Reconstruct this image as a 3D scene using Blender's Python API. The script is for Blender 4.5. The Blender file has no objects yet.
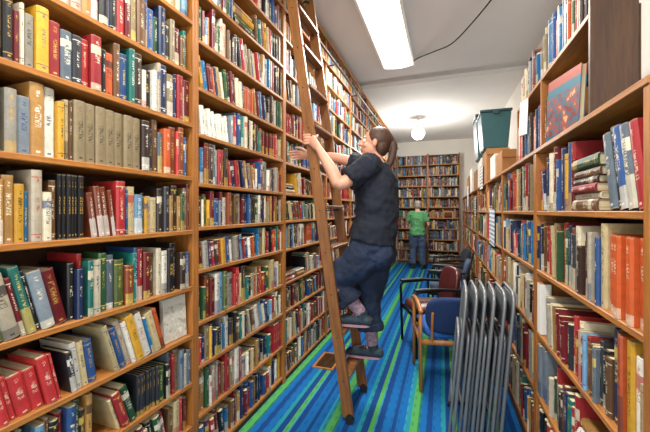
import bpy, bmesh, math, random
from mathutils import Vector, Matrix, Euler
random.seed(11)
S=bpy.context.scene
COL=S.collection
V=Vector
try:
    S.view_settings.view_transform='Standard'
except Exception as e: print(e)

# ---------------------------------------------------------------- colours / materials
def lin(c):
    return c/12.92 if c<=0.04045 else ((c+0.055)/1.055)**2.4
def hx(h):
    h=h.lstrip('#'); return (lin(int(h[0:2],16)/255),lin(int(h[2:4],16)/255),lin(int(h[4:6],16)/255),1)
class NT:
    def __init__(s,m): s.m=m; s.t=m.node_tree; s.n=s.t.nodes; s.l=s.t.links
    def new(s,k,**kw):
        n=s.n.new(k)
        for a,b in kw.items(): setattr(n,a,b)
        return n
    def put(s,inp,v):
        if v is None: return
        if hasattr(v,'is_linked') or isinstance(v,bpy.types.NodeSocket): s.l.new(v,inp)
        else: inp.default_value=v
    def math(s,op,a,b=None,c=None,clamp=False):
        n=s.new('ShaderNodeMath',operation=op,use_clamp=clamp); s.put(n.inputs[0],a); s.put(n.inputs[1],b); s.put(n.inputs[2],c); return n.outputs[0]
    def mix(s,f,a,b,bt='MIX'):
        n=s.new('ShaderNodeMix',data_type='RGBA',blend_type=bt); s.put(n.inputs[0],f); s.put(n.inputs[6],a); s.put(n.inputs[7],b); return n.outputs[2]
    def ramp(s,f,stops,interp='LINEAR'):
        n=s.new('ShaderNodeValToRGB'); r=n.color_ramp; r.interpolation=interp
        while len(r.elements)<len(stops): r.elements.new(0.5)
        for e,(p,c) in zip(r.elements,stops): e.position=p; e.color=c
        s.put(n.inputs[0],f); return n.outputs[0]
    def noise(s,vec,scale,detail=2,rough=.5):
        n=s.new('ShaderNodeTexNoise'); s.put(n.inputs['Vector'],vec); n.inputs['Scale'].default_value=scale; n.inputs['Detail'].default_value=detail; n.inputs['Roughness'].default_value=rough; return n.outputs[0]
    def mapping(s,vec,scale=(1,1,1)):
        n=s.new('ShaderNodeMapping'); s.put(n.inputs[0],vec); n.inputs['Scale'].default_value=scale; return n.outputs[0]
    def bump(s,h,strength,dist=.01):
        n=s.new('ShaderNodeBump'); s.put(n.inputs['Height'],h); n.inputs['Strength'].default_value=strength; n.inputs['Distance'].default_value=dist; return n.outputs[0]
def newmat(name,rough=.5,metal=0,spec=.5):
    m=bpy.data.materials.new(name); m.use_nodes=True; t=NT(m); b=t.n['Principled BSDF']
    b.inputs['Roughness'].default_value=rough; b.inputs['Metallic'].default_value=metal
    b.inputs['Specular IOR Level'].default_value=spec
    return m,t,b
def mat_plain(name,color,rough=.5,metal=0,var=.12,scale=14,bumps=0,spec=.5):
    m,t,b=newmat(name,rough,metal,spec)
    c=t.new('ShaderNodeTexCoord').outputs['Object']
    n=t.noise(c,scale,3)
    dk=tuple(color[i]*(1-var) for i in range(3))+(1,); lt=tuple(min(1,color[i]*(1+var)) for i in range(3))+(1,)
    t.l.new(t.ramp(n,[(.3,dk),(.7,lt)]),b.inputs['Base Color'])
    if bumps: t.l.new(t.bump(t.noise(c,scale*8,2),bumps),b.inputs['Normal'])
    return m
def mat_wood(name,c1,c2,rough=.45,axis='Z',scale=1):
    m,t,b=newmat(name,rough)
    c=t.new('ShaderNodeTexCoord').outputs['Object']
    sc={'X':(1.2,14,14),'Y':(14,1.2,14),'Z':(14,14,1.2)}[axis]
    mp=t.mapping(c,tuple(q*scale for q in sc))
    n=t.noise(mp,2.2,4,.6)
    n2=t.noise(mp,9,2)
    f=t.math('ADD',t.math('MULTIPLY',n,.75),t.math('MULTIPLY',n2,.25))
    t.l.new(t.ramp(f,[(.3,c1),(.7,c2)]),b.inputs['Base Color'])
    t.l.new(t.bump(f,.15),b.inputs['Normal'])
    return m
WOODY=mat_wood('honey_wood_shelf',hx('7d4a1c'),hx('bd7c38'),axis='Y')
WOODZ=mat_wood('honey_wood_upright',hx('74441a'),hx('b27232'),axis='Z')
WOODB=mat_wood('shaded_recess_wood',hx('38210f'),hx('4f3017'),axis='Z',rough=.7)  # shade inside the honey-wood cases painted in as dark brown
WOODD=mat_wood('dark_brown_panel',hx('2f1c10'),hx('49301d'),axis='Z')
LADW=mat_wood('ladder_wood',hx('5f3a1d'),hx('94602f'),axis='Z',rough=.4)
CHW=mat_wood('chair_wood',hx('8a5426'),hx('b97c3e'),axis='Z',rough=.35)

def mat_carpet():
    m,t,b=newmat('striped_carpet',.95,0,.1)
    c=t.new('ShaderNodeTexCoord').outputs['Object']
    sx=t.new('ShaderNodeSeparateXYZ'); t.l.new(c,sx.inputs[0])
    wob=t.math('MULTIPLY',t.math('SUBTRACT',t.noise(t.mapping(c,(1,14,1)),3,2),.5),.006)
    x=t.math('FRACT',t.math('DIVIDE',t.math('ADD',t.math('ADD',sx.outputs[0],10.06),wob),.52))
    BL=hx('1b69ad'); NV=hx('1b4684'); GR=hx('55a657'); TL=hx('2a8f9c'); CY=hx('3a97bd'); DG=hx('2d7b68')
    st=[(0,BL),(.11,NV),(.16,BL),(.26,CY),(.28,TL),(.33,GR),(.42,DG),(.45,BL),(.53,NV),(.60,BL),(.70,TL),(.76,NV),(.84,GR),(.90,CY),(.92,NV)]
    base=t.ramp(x,st,'CONSTANT')
    y=t.math('FRACT',t.math('MULTIPLY',sx.outputs[1],9))
    xx=t.math('FRACT',t.math('MULTIPLY',sx.outputs[0],22))
    d=t.math('MULTIPLY',t.math('LESS_THAN',y,.45),t.math('LESS_THAN',xx,.3))
    base=t.mix(t.math('MULTIPLY',d,.35),base,hx('0d3f78'))
    n=t.noise(c,260,2)
    base=t.mix(.45,base,t.ramp(n,[(.3,(.2,.2,.2,1)),(.7,(1,1,1,1))]),'MULTIPLY')
    t.l.new(base,b.inputs['Base Color'])
    t.l.new(t.bump(n,.5,.004),b.inputs['Normal'])
    return m
CARPET=mat_carpet()
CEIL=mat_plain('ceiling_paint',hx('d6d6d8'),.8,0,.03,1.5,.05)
WALLM=mat_plain('wall_paint',hx('e0dcd3'),.8,0,.03,1.2,.05)

def mat_book():
    m,t,b=newmat('book_cover_print',.42)
    uv=t.new('ShaderNodeUVMap',uv_map='UVMap').outputs[0]
    s=t.new('ShaderNodeSeparateXYZ'); t.l.new(uv,s.inputs[0]); u,v=s.outputs[0],s.outputs[1]
    A=lambda n:t.new('ShaderNodeAttribute',attribute_name=n).outputs['Color']
    base,acc,rnd=A('base'),A('accent'),A('rnd')
    r=t.new('ShaderNodeSeparateColor'); t.l.new(rnd,r.inputs[0]); r1,r2,r3=r.outputs[0],r.outputs[1],r.outputs[2]
    sp=t.math('GREATER_THAN',u,-.5)
    def within(x,c,hw): return t.math('LESS_THAN',t.math('ABSOLUTE',t.math('SUBTRACT',x,c)),hw)
    bands=t.math('MAXIMUM',within(v,.9,.008),within(v,.1,.008))
    bands=t.math('MULTIPLY',bands,t.math('LESS_THAN',r1,.3))
    label=t.math('MULTIPLY',within(v,.74,.08),t.math('GREATER_THAN',r1,.85))
    cmb=t.new('ShaderNodeCombineXYZ'); t.l.new(t.math('MULTIPLY',v,62),cmb.inputs[0]); t.l.new(t.math('MULTIPLY',u,3.4),cmb.inputs[1]); t.l.new(t.math('MULTIPLY',r3,90),cmb.inputs[2])
    let=t.math('GREATER_THAN',t.noise(cmb.outputs[0],1,1),.53)
    cen=t.math('ADD',.48,t.math('MULTIPLY',r2,.14))
    hw=t.math('ADD',.08,t.math('MULTIPLY',r3,.15))
    title=t.math('LESS_THAN',t.math('ABSOLUTE',t.math('SUBTRACT',v,cen)),hw)
    tw=t.math('ADD',.11,t.math('MULTIPLY',r1,.14))
    title=t.math('MULTIPLY',title,t.math('LESS_THAN',t.math('ABSOLUTE',t.math('SUBTRACT',u,.5)),tw))
    auth=t.math('MULTIPLY',within(v,.86,.045),within(u,.5,.13))
    logo=t.math('MULTIPLY',within(v,.06,.014),within(u,.5,.15))
    tx=t.math('MULTIPLY',t.math('MAXIMUM',title,auth),let)
    tx=t.math('MAXIMUM',tx,logo)
    tot=t.math('ABSOLUTE',t.math('SUBTRACT',t.math('MAXIMUM',tx,bands),label))
    tot=t.math('MULTIPLY',tot,sp)
    colr=t.mix(t.math('MULTIPLY',tot,.8),base,acc)
    zone=t.math('MULTIPLY',t.math('MULTIPLY',t.math('LESS_THAN',v,t.math('ADD',.12,t.math('MULTIPLY',r3,.3))),t.math('GREATER_THAN',r2,.72)),sp)
    colr=t.mix(t.math('MULTIPLY',zone,.55),colr,acc)
    obj=t.new('ShaderNodeTexCoord').outputs['Object']
    colr=t.mix(.45,colr,t.ramp(t.noise(obj,38,4,.65),[(.3,(.42,.40,.36,1)),(.68,(1,1,1,1))]),'MULTIPLY')
    edge=t.math('MULTIPLY',t.math('MULTIPLY',t.math('GREATER_THAN',t.math('ABSOLUTE',t.math('SUBTRACT',v,.5)),.482),sp),.3)
    colr=t.mix(edge,colr,hx('a89a84'))
    t.l.new(colr,b.inputs['Base Color'])
    return m
BOOK=mat_book()
def mat_pages():
    m,t,b=newmat('book_pages',.9)
    c=t.new('ShaderNodeTexCoord').outputs['Object']
    n=t.noise(t.mapping(c,(3,400,3)),1,2)
    t.l.new(t.ramp(n,[(.35,hx('a89672')),(.65,hx('d9cca8'))]),b.inputs['Base Color'])
    return m
PAGES=mat_pages()

def paint(name,c,**k): return mat_plain(name,hx(c),**k)
STEEL=paint('grey_painted_steel','7f8286',rough=.35,metal=.4,var=.06)
STEELP=paint('grey_seat_panel','6c7074',rough=.45,metal=.3,var=.06)
BLKM=paint('black_metal','17181a',rough=.35,metal=.3,var=.1)
RAILM=paint('bronze_rail','4a3a2a',rough=.35,metal=.8)
NAVY=paint('navy_fabric','0f2a55',rough=.9,var=.2,scale=60,bumps=.3)
BLUE=paint('blue_fabric','1b57a5',rough=.9,var=.2,scale=60,bumps=.3)
MAROON=paint('maroon_leather','481719',rough=.35,var=.15)
GREYF=paint('slate_fabric','3a4c63',rough=.9,var=.2,scale=60,bumps=.3)
BLKF=paint('black_fabric','1b2431',rough=.9,var=.2,scale=60,bumps=.3)
WHITEP=paint('white_paper','dcd9d2',rough=.8,var=.03)
CARDB=paint('cardboard','96693b',rough=.85,var=.08)
TEAL=paint('teal_plastic','124448',rough=.4,var=.06)
TEAL2=paint('dark_teal_lid','0d3437',rough=.4,var=.06)
GREENT=paint('green_tape','2fae4f',rough=.5)
WHITEM=paint('white_enamel','e8e8e6',rough=.4,var=.02)
VENTM=paint('brown_vent_metal','5b4026',rough=.4,metal=.4)
BLACK=paint('black_rubber','101010',rough=.6)
def emis(name,c,s):
    m,t,b=newmat(name,.4); b.inputs['Base Color'].default_value=c; b.inputs['Emission Color'].default_value=c; b.inputs['Emission Strength'].default_value=s; return m
GLOW=emis('lit_diffuser',(1,.99,.97,1),3.0)

# ---------------------------------------------------------------- object helpers
def obj(name,me,mat=None,parent=None,M=None):
    o=bpy.data.objects.new(name,me); COL.objects.link(o)
    if mat is not None and me is not None and len(me.materials)==0: me.materials.append(mat)
    if parent: o.parent=parent
    if M is not None: o.matrix_basis=M
    return o
def root(name,label,cat,M=None,group=None,loc=None):
    o=bpy.data.objects.new(name,None); o.empty_display_size=.1; COL.objects.link(o)
    o["label"]=label; o["category"]=cat
    if group: o["group"]=group
    if M is not None: o.matrix_basis=M
    if loc is not None: o.location=loc
    return o
def tag(o,label,cat,group=None):
    o["label"]=label; o["category"]=cat
    if group: o["group"]=group
def me_from(bm,name,smooth=False,mat=None):
    bmesh.ops.recalc_face_normals(bm,faces=bm.faces)
    me=bpy.data.meshes.new(name); bm.to_mesh(me); bm.free()
    if smooth:
        me.polygons.foreach_set('use_smooth',[True]*len(me.polygons))
    if mat: me.materials.append(mat)
    return me
def box_me(dx,dy,dz,bev=0,seg=1,smooth=False):
    bm=bmesh.new(); bmesh.ops.create_cube(bm,size=1)
    bmesh.ops.scale(bm,vec=(dx,dy,dz),verts=bm.verts)
    if bev: bmesh.ops.bevel(bm,geom=list(bm.edges),offset=bev,segments=seg,profile=.5,affect='EDGES')
    return me_from(bm,'box',smooth)
def box(name,x0,x1,y0,y1,z0,z1,mat,parent=None,bev=.002,seg=1,smooth=False):
    me=box_me(abs(x1-x0),abs(y1-y0),abs(z1-z0),bev,seg,smooth); me.name=name
    return obj(name,me,mat,parent,Matrix.Translation(((x0+x1)/2,(y0+y1)/2,(z0+z1)/2)))
def sweep(pts,rad,seg=10,bm=None,ref=None,cap=True,flat=False):
    own=bm is None
    if own: bm=bmesh.new()
    pts=[V(p) for p in pts]; n=len(pts)
    R=[]
    for i in range(n):
        r=rad[i] if isinstance(rad,(list,)) else rad
        R.append((r,r) if not isinstance(r,tuple) else r)
    T=[]
    for i in range(n):
        a=pts[max(0,i-1)]; b=pts[min(n-1,i+1)]; T.append((b-a).normalized())
    rf=V(ref) if ref is not None else None
    up=V((0,0,1)) if abs(T[0].z)<.9 else V((1,0,0))
    s=(rf if rf is not None else T[0].cross(up)); s=(s-T[0]*s.dot(T[0])).normalized()
    rings=[]
    def ring(c,t,s,a,b):
        o=t.cross(s).normalized()
        return [bm.verts.new(c+s*(a*math.cos(2*math.pi*k/seg))+o*(b*math.sin(2*math.pi*k/seg))) for k in range(seg)]
    for i in range(n):
        t=T[i]
        base=rf if rf is not None else s
        s=(base-t*base.dot(t)).normalized()
        a,b=R[i]
        if i==0 and cap and not flat:
            m=min(a,b); rings.append(ring(pts[0]-t*m*.75,t,s,a*.55,b*.55)); rings.append(ring(pts[0]-t*m*.4,t,s,a*.88,b*.88))
        rings.append(ring(pts[i],t,s,a,b))
        if i==n-1 and cap and not flat:
            m=min(a,b); rings.append(ring(pts[i]+t*m*.4,t,s,a*.88,b*.88)); rings.append(ring(pts[i]+t*m*.75,t,s,a*.55,b*.55))
    for p,q in zip(rings,rings[1:]):
        for k in range(seg): bm.faces.new((p[k],p[(k+1)%seg],q[(k+1)%seg],q[k]))
    if cap:
        bm.faces.new(list(reversed(rings[0]))); bm.faces.new(rings[-1])
    if own: return me_from(bm,'tube',True)
    return bm
def fillet(pts,r=.04,n=4,closed=False):
    pts=[V(p) for p in pts]; out=[pts[0]]
    for i in range(1,len(pts)-1):
        p=pts[i]; a=(pts[i-1]-p); b=(pts[i+1]-p)
        rr=min(r,a.length*.49,b.length*.49)
        A=p+a.normalized()*rr; B=p+b.normalized()*rr
        for k in range(n+1):
            t=k/n; out.append(A*(1-t)**2+p*2*t*(1-t)+B*t*t)
    out.append(pts[-1]); return out
def catmull(pts,rs,n=4):
    P=[V(p) for p in pts]; R=[r if isinstance(r,tuple) else (r,r) for r in rs]
    op=[];orr=[]
    for i in range(len(P)-1):
        p0=P[max(0,i-1)];p1=P[i];p2=P[i+1];p3=P[min(len(P)-1,i+2)]
        for k in range(n):
            t=k/n
            op.append(.5*((2*p1)+(-p0+p2)*t+(2*p0-5*p1+4*p2-p3)*t*t+(-p0+3*p1-3*p2+p3)*t**3))
            tt=t*t*(3-2*t)
            orr.append((R[i][0]*(1-tt)+R[i+1][0]*tt,R[i][1]*(1-tt)+R[i+1][1]*tt))
    op.append(P[-1]);orr.append(R[-1]); return op,orr
def pad(w,h,t,ex=3.5,curve=0,seg=28,top=1.0):
    bm=bmesh.new(); rings=[]
    lay=[(-.5,.80),(-.42,.93),(-.25,1.0),(.25,1.0),(.42,.93),(.5,.80)]
    for (o,s) in lay:
        rg=[]
        for k in range(seg):
            a=2*math.pi*k/seg; c,si=math.cos(a),math.sin(a)
            y=w/2*s*math.copysign(abs(c)**(2/ex),c); z=h/2*s*math.copysign(abs(si)**(2/ex),si)
            y*= 1+(top-1)*(z/h+.5)
            rg.append(bm.verts.new((o*t+curve*(y/(w/2))**2,y,z)))
        rings.append(rg)
    for p,q in zip(rings,rings[1:]):
        for k in range(seg): bm.faces.new((p[k],p[(k+1)%seg],q[(k+1)%seg],q[k]))
    for rg,o,sg in ((rings[0],-.5,0),(rings[-1],.5,0)):
        c=bm.verts.new((o*t*1.15,0,0))
        for k in range(seg): bm.faces.new((rg[k],rg[(k+1)%seg],c))
    return me_from(bm,'pad',True)

# ---------------------------------------------------------------- room
LX=-1.24; RX=.47; YE=9.5; CZ=3.45; H=1.43
def struct(o): o["kind"]="structure"; return o
struct(box('floor',-1.6,1.2,-2.2,9.9,-.1,0,CARPET,bev=0))
struct(box('ceiling',-1.6,1.2,-2.2,5.3,CZ,CZ+.1,CEIL,bev=0))
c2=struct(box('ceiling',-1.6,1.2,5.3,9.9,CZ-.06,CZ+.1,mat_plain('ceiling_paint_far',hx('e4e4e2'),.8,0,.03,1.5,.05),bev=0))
struct(box('wall_left',-1.62,-1.515,-2.2,9.9,0,CZ,WALLM,bev=0))
struct(box('wall_right',1.1,1.2,-2.2,9.9,0,CZ,WALLM,bev=0))
struct(box('wall_back',-1.6,1.2,9.8,9.9,0,CZ,WALLM,bev=0))

# ---------------------------------------------------------------- books
palette=[('d8cdb2',7),('e6e1d5',7),('17171a',8),('1c2b50',8),('2a4f86',7),('9a242a',10),('66151d',8),('27502f',6),('1c7068',5),('a87d42',6),
 ('6b4a2c',7),('c2b084',6),('bd5426',4),('d8a22f',5),('56636f',4),('808b95',4),('36261f',6),('4c2a5c',2),('6d9cc0',4),('b53030',5),('505f30',3),('b9ad98',5),('2b2b31',5),('156a9e',5),('9c978b',4),('7d3b22',4),('8a7a5c',4)]
PC=[];
for c,w in palette: PC+= [c]*w
accs=['e4dcc2','d8bb5a','eae6dc','1b1b1f','b0302b','d6cab0','c29a44','213a70']
def bright(c): h=c; return (int(h[0:2],16)*.3+int(h[2:4],16)*.6+int(h[4:6],16)*.1)
def pickcol():
    b=random.choice(PC)
    a=random.choice(accs)
    for _ in range(8):
        if abs(bright(a)-bright(b))>80: break
        a=random.choice(accs)
    f=random.uniform(.72,1.14)
    bb=tuple(min(1,q*f) for q in hx(b)[:3])+(1,)
    return bb,hx(a),(random.random(),random.random(),random.random(),1)
class Book: pass
ALL=[]
def mkbook(M,t,h,w,cols=None,key='',big=False):
    k=Book(); k.M=M;k.t=t;k.h=h;k.w=w;k.c=cols or pickcol(); k.key=key; k.big=big; ALL.append(k); return k
def fill_row(M,L,Hc,depth,key,lean=.35,full=.95,hs=(.17,.235),maxlean=17,rng=(.012,.042),stack=.03):
    y=.003
    hmax=min(Hc-.018,hs[1])
    while y<L-.03:
        mode=random.random()
        if mode<lean and L-y>.25:
            th=math.radians(random.uniform(5,maxlean)); n=random.randint(3,9); h=random.uniform(hs[0],hmax)
            y+=h*math.sin(th)+.004
            same=random.random()<.08; cc=pickcol()
            for _ in range(n):
                t=random.uniform(*rng); hh=min(h,random.uniform(h-.04,h)); 
                while hh*math.cos(th)+t*math.sin(th)>Hc-.006: hh-=.01
                if y+t*math.cos(th)>L-.004: break
                w=min(depth-.03,random.uniform(.12,.165)+.02)
                mkbook(M@Matrix.Translation((-random.uniform(.004,.022),y,0))@Matrix.Rotation(th,4,'X'),t,hh,w,cc if same else None,key)
                y+=t/math.cos(th)+.0006
            y+=.001
        elif mode>1-stack and L-y>.3:
            h=random.uniform(.19,.235); z=0; n=random.randint(2,6)
            for _ in range(n):
                t=random.uniform(.02,.045)
                if z+t>Hc-.02: break
                hh=h-random.uniform(0,.02)
                mkbook(M@Matrix.Translation((-random.uniform(.005,.02),y,z+t))@Matrix.Rotation(-math.pi/2,4,'X'),t,hh,.15,None,key); z+=t+.0003
            y+=h+.003
        else:
            n=random.randint(4,16); h0=random.uniform(hs[0],hmax); same=random.random()<.06; cc=pickcol(); t0=random.uniform(*rng)
            if same: n=min(n,7)
            for _ in range(n):
                t=t0*random.uniform(.97,1.03) if same else random.uniform(*rng)
                if y+t>L-.003: break
                hh=h0 if same else min(hmax,max(hs[0]-.012,random.gauss(h0,.028)))
                w=min(depth-.03,random.uniform(.13,.175))
                mkbook(M@Matrix.Translation((-random.uniform(.003,.026)-(0 if random.random()>.1 else .015),y,0)),t,hh,w,cc if same else None,key)
                y+=t+.0006
            if random.random()>full: y+=random.uniform(.02,.10)
# ---------------------------------------------------------------- bookcases
def bookcase(M,W,D,tops,ztop,label,group,upr=.022,wood=WOODY,name='bookcase'):
    """local: front x=0, depth to -x, y 0..W"""
    r=root(name,label,'bookcase',M,group)
    box('side_panel',-D,0,0,upr,0,ztop,WOODZ,r); box('side_panel',-D,0,W-upr,W,0,ztop,WOODZ,r)
    for z in tops: box('shelf',-D+.006,-.001,upr+.0005,W-upr-.0005,z-.022,z,wood,r,bev=.003)
    box('back_panel',-D-.006,-D+.0055,0.001,W-.001,0.02,ztop,WOODB,r,bev=0)
    if tops[0]>.04: box('kick_plate',-.03,-.012,upr,W-upr,0,tops[0]-.0225,WOODB,r,bev=0)
    if ztop>3: 
        box('top_trim',-.02,.012,0,W,ztop,ztop+.05,wood,r)
        box('top_board',-D,-.021,0,W,ztop,ztop+.02,wood,r)
    return r
TOP0=[.06,.30,.53,.78,1.035,1.33,1.61,1.89,2.157,2.43,2.69,2.95,3.17]
TOP1=[.06,.32,.58,.84,1.10,1.355,1.59,1.84,2.10,2.36,2.62,2.88,3.12]
ZT=3.36
edges=[.394,1.454,2.514,3.574,4.634,5.694,6.754,7.814,8.874]
for i in range(9):
    y0=edges[i]; W=1.06 if i<8 else YE-8.874-.002
    M=Matrix.Translation((LX,y0,0))
    tops=TOP0 if i==0 else [z+random.uniform(-.012,.012) for z in TOP1]
    bookcase(M,W-.0006,.26,tops,ZT,'tall honey-coloured wooden bookcase packed with books along the wall','wall bookcases along the aisle')
    for j,z in enumerate(tops):
        up=tops[j+1]-.022 if j+1<len(tops) else ZT
        ln=.35; ml=15; hs=(.16,.235); full=.9
        if i==0:
            if z in (1.035,.78,.53,.30): ln=.85; ml=22; full=.7
            else: ln=.12; ml=8
            hs=(.175,.245) if z>1.2 else (.175,.235)
        L=W-.046-(.165 if i==0 and j==3 else 0)
        fill_row(M@Matrix.Translation((0,.023,z+.0005)),L,up-z,.24,'wall shelves %d'%i,ln,full,hs,ml,stack=.06 if z<1 else .02)
EM=lambda x:Matrix.Translation((x,YE,0))@Matrix.Rotation(-math.pi/2,4,'Z')
for i in range(2):
    W=(RX-.02-LX)/2-.03
    M=EM(LX+.03+i*(W+.001))
    tops=[.08+.29*k for k in range(10)]
    bookcase(M,W,.24,tops,2.98,'tall wooden bookcase across the aisle end full of books','end wall bookcases')
    for j,z in enumerate(tops):
        fill_row(M@Matrix.Translation((0,.023,z+.0005)),W-.046,(tops[j+1]-.022 if j<9 else 2.98)-z,.22,'end shelves',.15,.95,(.18,.25),10)
TR=[.12,.46,.79,1.12,1.43]
RT=1.738
ry=[1.02,2.10,3.17,4.24,5.31,6.38,7.45,8.52,9.22]
for i in range(8):
    y0,y1=ry[i],ry[i+1]; W=y1-y0-.0006
    M=Matrix.Translation((RX,y1,0))@Matrix.Rotation(math.pi,4,'Z')
    r=bookcase(M,W,.28,TR,RT,'chest-high honey wooden bookcase with open front facing the aisle','low bookcases along the aisle',upr=.03 if i==0 else .022)
    box('top_board',-.286,.004,0,W,RT+.0005,RT+.0225,WOODY,r,bev=.003)
    for j,z in enumerate(TR):
        up=TR[j+1]-.022 if j<4 else RT
        off=.09 if (i==0 and j==2) else 0
        fill_row(M@Matrix.Translation((0,.032+off,z+.0005)),W-.064-off,up-z,.26,'aisle shelves %d'%i,.35,.8,(.19,.285) if i<2 else (.18,.27),14,stack=.06)
ZU=RT+.0235
UX=.55
UD=.155
uo=root('bookshelf_hutch','open brown wooden shelf hutch standing on top of the low bookcase','shelf',None,loc=(UX,1.6,ZU))
for (a,b) in ((0,.02),(.70,.72),(1.38,1.40)):
    box('side_panel',0,UD,a,b,0,.58 if a==0 else .46,WOODD if a==0 else WOODZ,uo)
box('shelf',0,UD,.0205,.6995,.44,.462,WOODY,uo); box('shelf',0,UD,.7205,1.3795,.44,.462,WOODY,uo)
box('back_panel',UD+.0005,UD+.006,0,1.4,0,.46,WOODD,uo,bev=0)
for (a,b) in ((1.6+.021,1.6+.699),(1.6+.721,1.6+1.379)):
    Lr=b-a-.01
    MR=Matrix.Rotation(math.pi,4,'Z')
    fill_row(Matrix.Translation((UX+.002,b-.002,ZU+.0005))@MR,Lr-(.33 if a<2 else 0),.435,.155,'hutch',.2,.9,(.24,.33),8,stack=0)
    fill_row(Matrix.Translation((UX+.002,b-.002,ZU+.4625))@MR,Lr,.9,.155,'hutch top',.05,.98,(.2,.28),8,stack=0)

# camera
yaw=math.atan(118/335)
cam=bpy.data.cameras.new('camera'); cam.lens=335/650*36; cam.sensor_width=36; cam.shift_y=-5/650; cam.clip_start=.02
co=bpy.data.objects.new('camera',cam); COL.objects.link(co); co.location=(0,0,H); co.rotation_euler=(math.pi/2,0,yaw); S.camera=co
ca=V((-math.sin(yaw),math.cos(yaw),0)); cr=V((math.cos(yaw),math.sin(yaw),0))
def proj(p):
    q=V(p)-V((0,0,H)); d=q.dot(ca)
    if d<.1: return None
    return 325+335*q.dot(cr)/d, 211-335*q.z/d, d

def book_cover_geo(t,h,w):
    c=.0022 if t>.014 else .0015
    b=min(.004,t*.14)
    outer=[(-w,0),(-.004,0),(b*.6,t*.18),(b,t*.5),(b*.6,t*.82),(-.004,t),(-w,t)]
    inner=[(-w,t-c),(-.005,t-c),(-.0015,t*.5),(-.005,c),(-w,c)]
    vs=[];fs=[];uv=[]
    n=len(outer)
    for z in (0,h):
        for x,y in outer: vs.append((x,y,z))
    for z in (0,h):
        for x,y in inner: vs.append((x,y,z))
    m=len(inner); o=2*n
    for i in range(n-1):
        fs.append((i,i+1,n+i+1,n+i))
        if 1<=i<=4:
            u0=outer[i][1]/t;u1=outer[i+1][1]/t
            uv.append([(u0,0),(u1,0),(u1,1),(u0,1)])
        else: uv.append([(-1,0)]*4)
    for i in range(m-1):
        fs.append((o+i,o+i+1,o+m+i+1,o+m+i)); uv.append([(-1,0)]*4)
    fs.append((n-1,o,o+m,2*n-1)); uv.append([(-1,0)]*4)
    fs.append((o+m-1,0,n,o+2*m-1)); uv.append([(-1,0)]*4)
    for zi in (0,1):
        O=[i+zi*n for i in range(n)]; I=[o+i+zi*m for i in range(m)]
        q=[(O[0],O[1],I[3],I[4]),(O[1],O[2],I[3]),(O[2],O[3],I[2],I[3]),(O[3],O[4],I[1],I[2]),(O[4],O[5],I[1]),(O[5],O[6],I[0],I[1])]
        for f in q:
            fs.append(f if zi else tuple(reversed(f))); uv.append([(-1,0)]*len(f))
    return vs,fs,uv
def simple_geo(t,h,w):
    b=min(.004,t*.14)
    pr=[(-w,0),(-.004,0),(b,t*.35),(b,t*.65),(-.004,t),(-w,t)]
    n=6; vs=[(x,y,z) for z in (0,h) for x,y in pr]; fs=[];uv=[];mi=[]
    for i in range(n):
        j=(i+1)%n; fs.append((i,j,n+j,n+i))
        if 1<=i<=3: u0=pr[i][1]/t;u1=pr[j][1]/t; uv.append([(u0,0),(u1,0),(u1,1),(u0,1)]); mi.append(0)
        else: uv.append([(-1,0)]*4); mi.append(1 if i==5 else 0)
    fs.append(tuple(range(n,2*n))); uv.append([(-1,0)]*n); mi.append(1)
    return vs,fs,uv,mi
def make_mesh(name,vs,fs,uvs,cols,mi=None):
    me=bpy.data.meshes.new(name); me.from_pydata(vs,[],fs)
    ul=me.uv_layers.new(name='UVMap'); flat=[c for f in uvs for p in f for c in p]; ul.data.foreach_set('uv',flat)
    for k,nm in enumerate(('base','accent','rnd')):
        a=me.attributes.new(nm,'FLOAT_COLOR','CORNER'); buf=[]
        for f,cc in zip(fs,cols):
            buf+=list(cc[k])*len(f)
        a.data.foreach_set('color',buf)
    me.materials.append(BOOK); me.materials.append(PAGES)
    if mi: me.polygons.foreach_set('material_index',mi)
    me.update(); return me
colnames=[('cream',(0.7,.62,.46)),('white',(.8,.78,.72)),('black',(.01,.01,.012)),('navy blue',(.012,.03,.11)),('blue',(.02,.1,.25)),('red',(.3,.02,.025)),('maroon',(.11,.01,.015)),('green',(.02,.08,.03)),('teal',(.015,.15,.13)),
 ('tan',(.4,.2,.06)),('brown',(.13,.07,.025)),('beige',(.5,.42,.22)),('orange',(.45,.09,.03)),('yellow',(.6,.33,.04)),('grey',(.12,.16,.2)),('purple',(.06,.025,.09)),('pale blue',(.16,.3,.45))]
def cname(c): return min(colnames,key=lambda k:sum((k[1][i]**.5-c[i]**.5)**2 for i in range(3)))[0]
for k in ALL:
    ctr=k.M@V((0,k.t/2,k.h/2)); p=proj(ctr)
    k.score=-1; k.keep=False
    if p:
        x,y,d=p; n=(k.M.to_3x3()@V((1,0,0))); vd=(V((0,0,H))-ctr); fc=max(0,n.dot(vd.normalized()))
        if -220<x<870 and -260<y<720: k.keep=True
        if 2<x<646 and 3<y<430: k.score=k.t*k.h*fc/(d*d)
        if k.key[0]=='a' and x<522 and ctr.z<1.0: k.score=0
        if k.key[0]=='w' and 335<x<400 and y>140: k.score=0
vis=[k for k in ALL if k.score>0]
vis.sort(key=lambda k:-k.score)
INDIV=vis[:298]; ids=set(id(k) for k in INDIV)
where={'w':'on the tall wall bookcase','a':'on the low aisle bookcase','e':'on the end bookcase','h':'in the hutch'}
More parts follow.
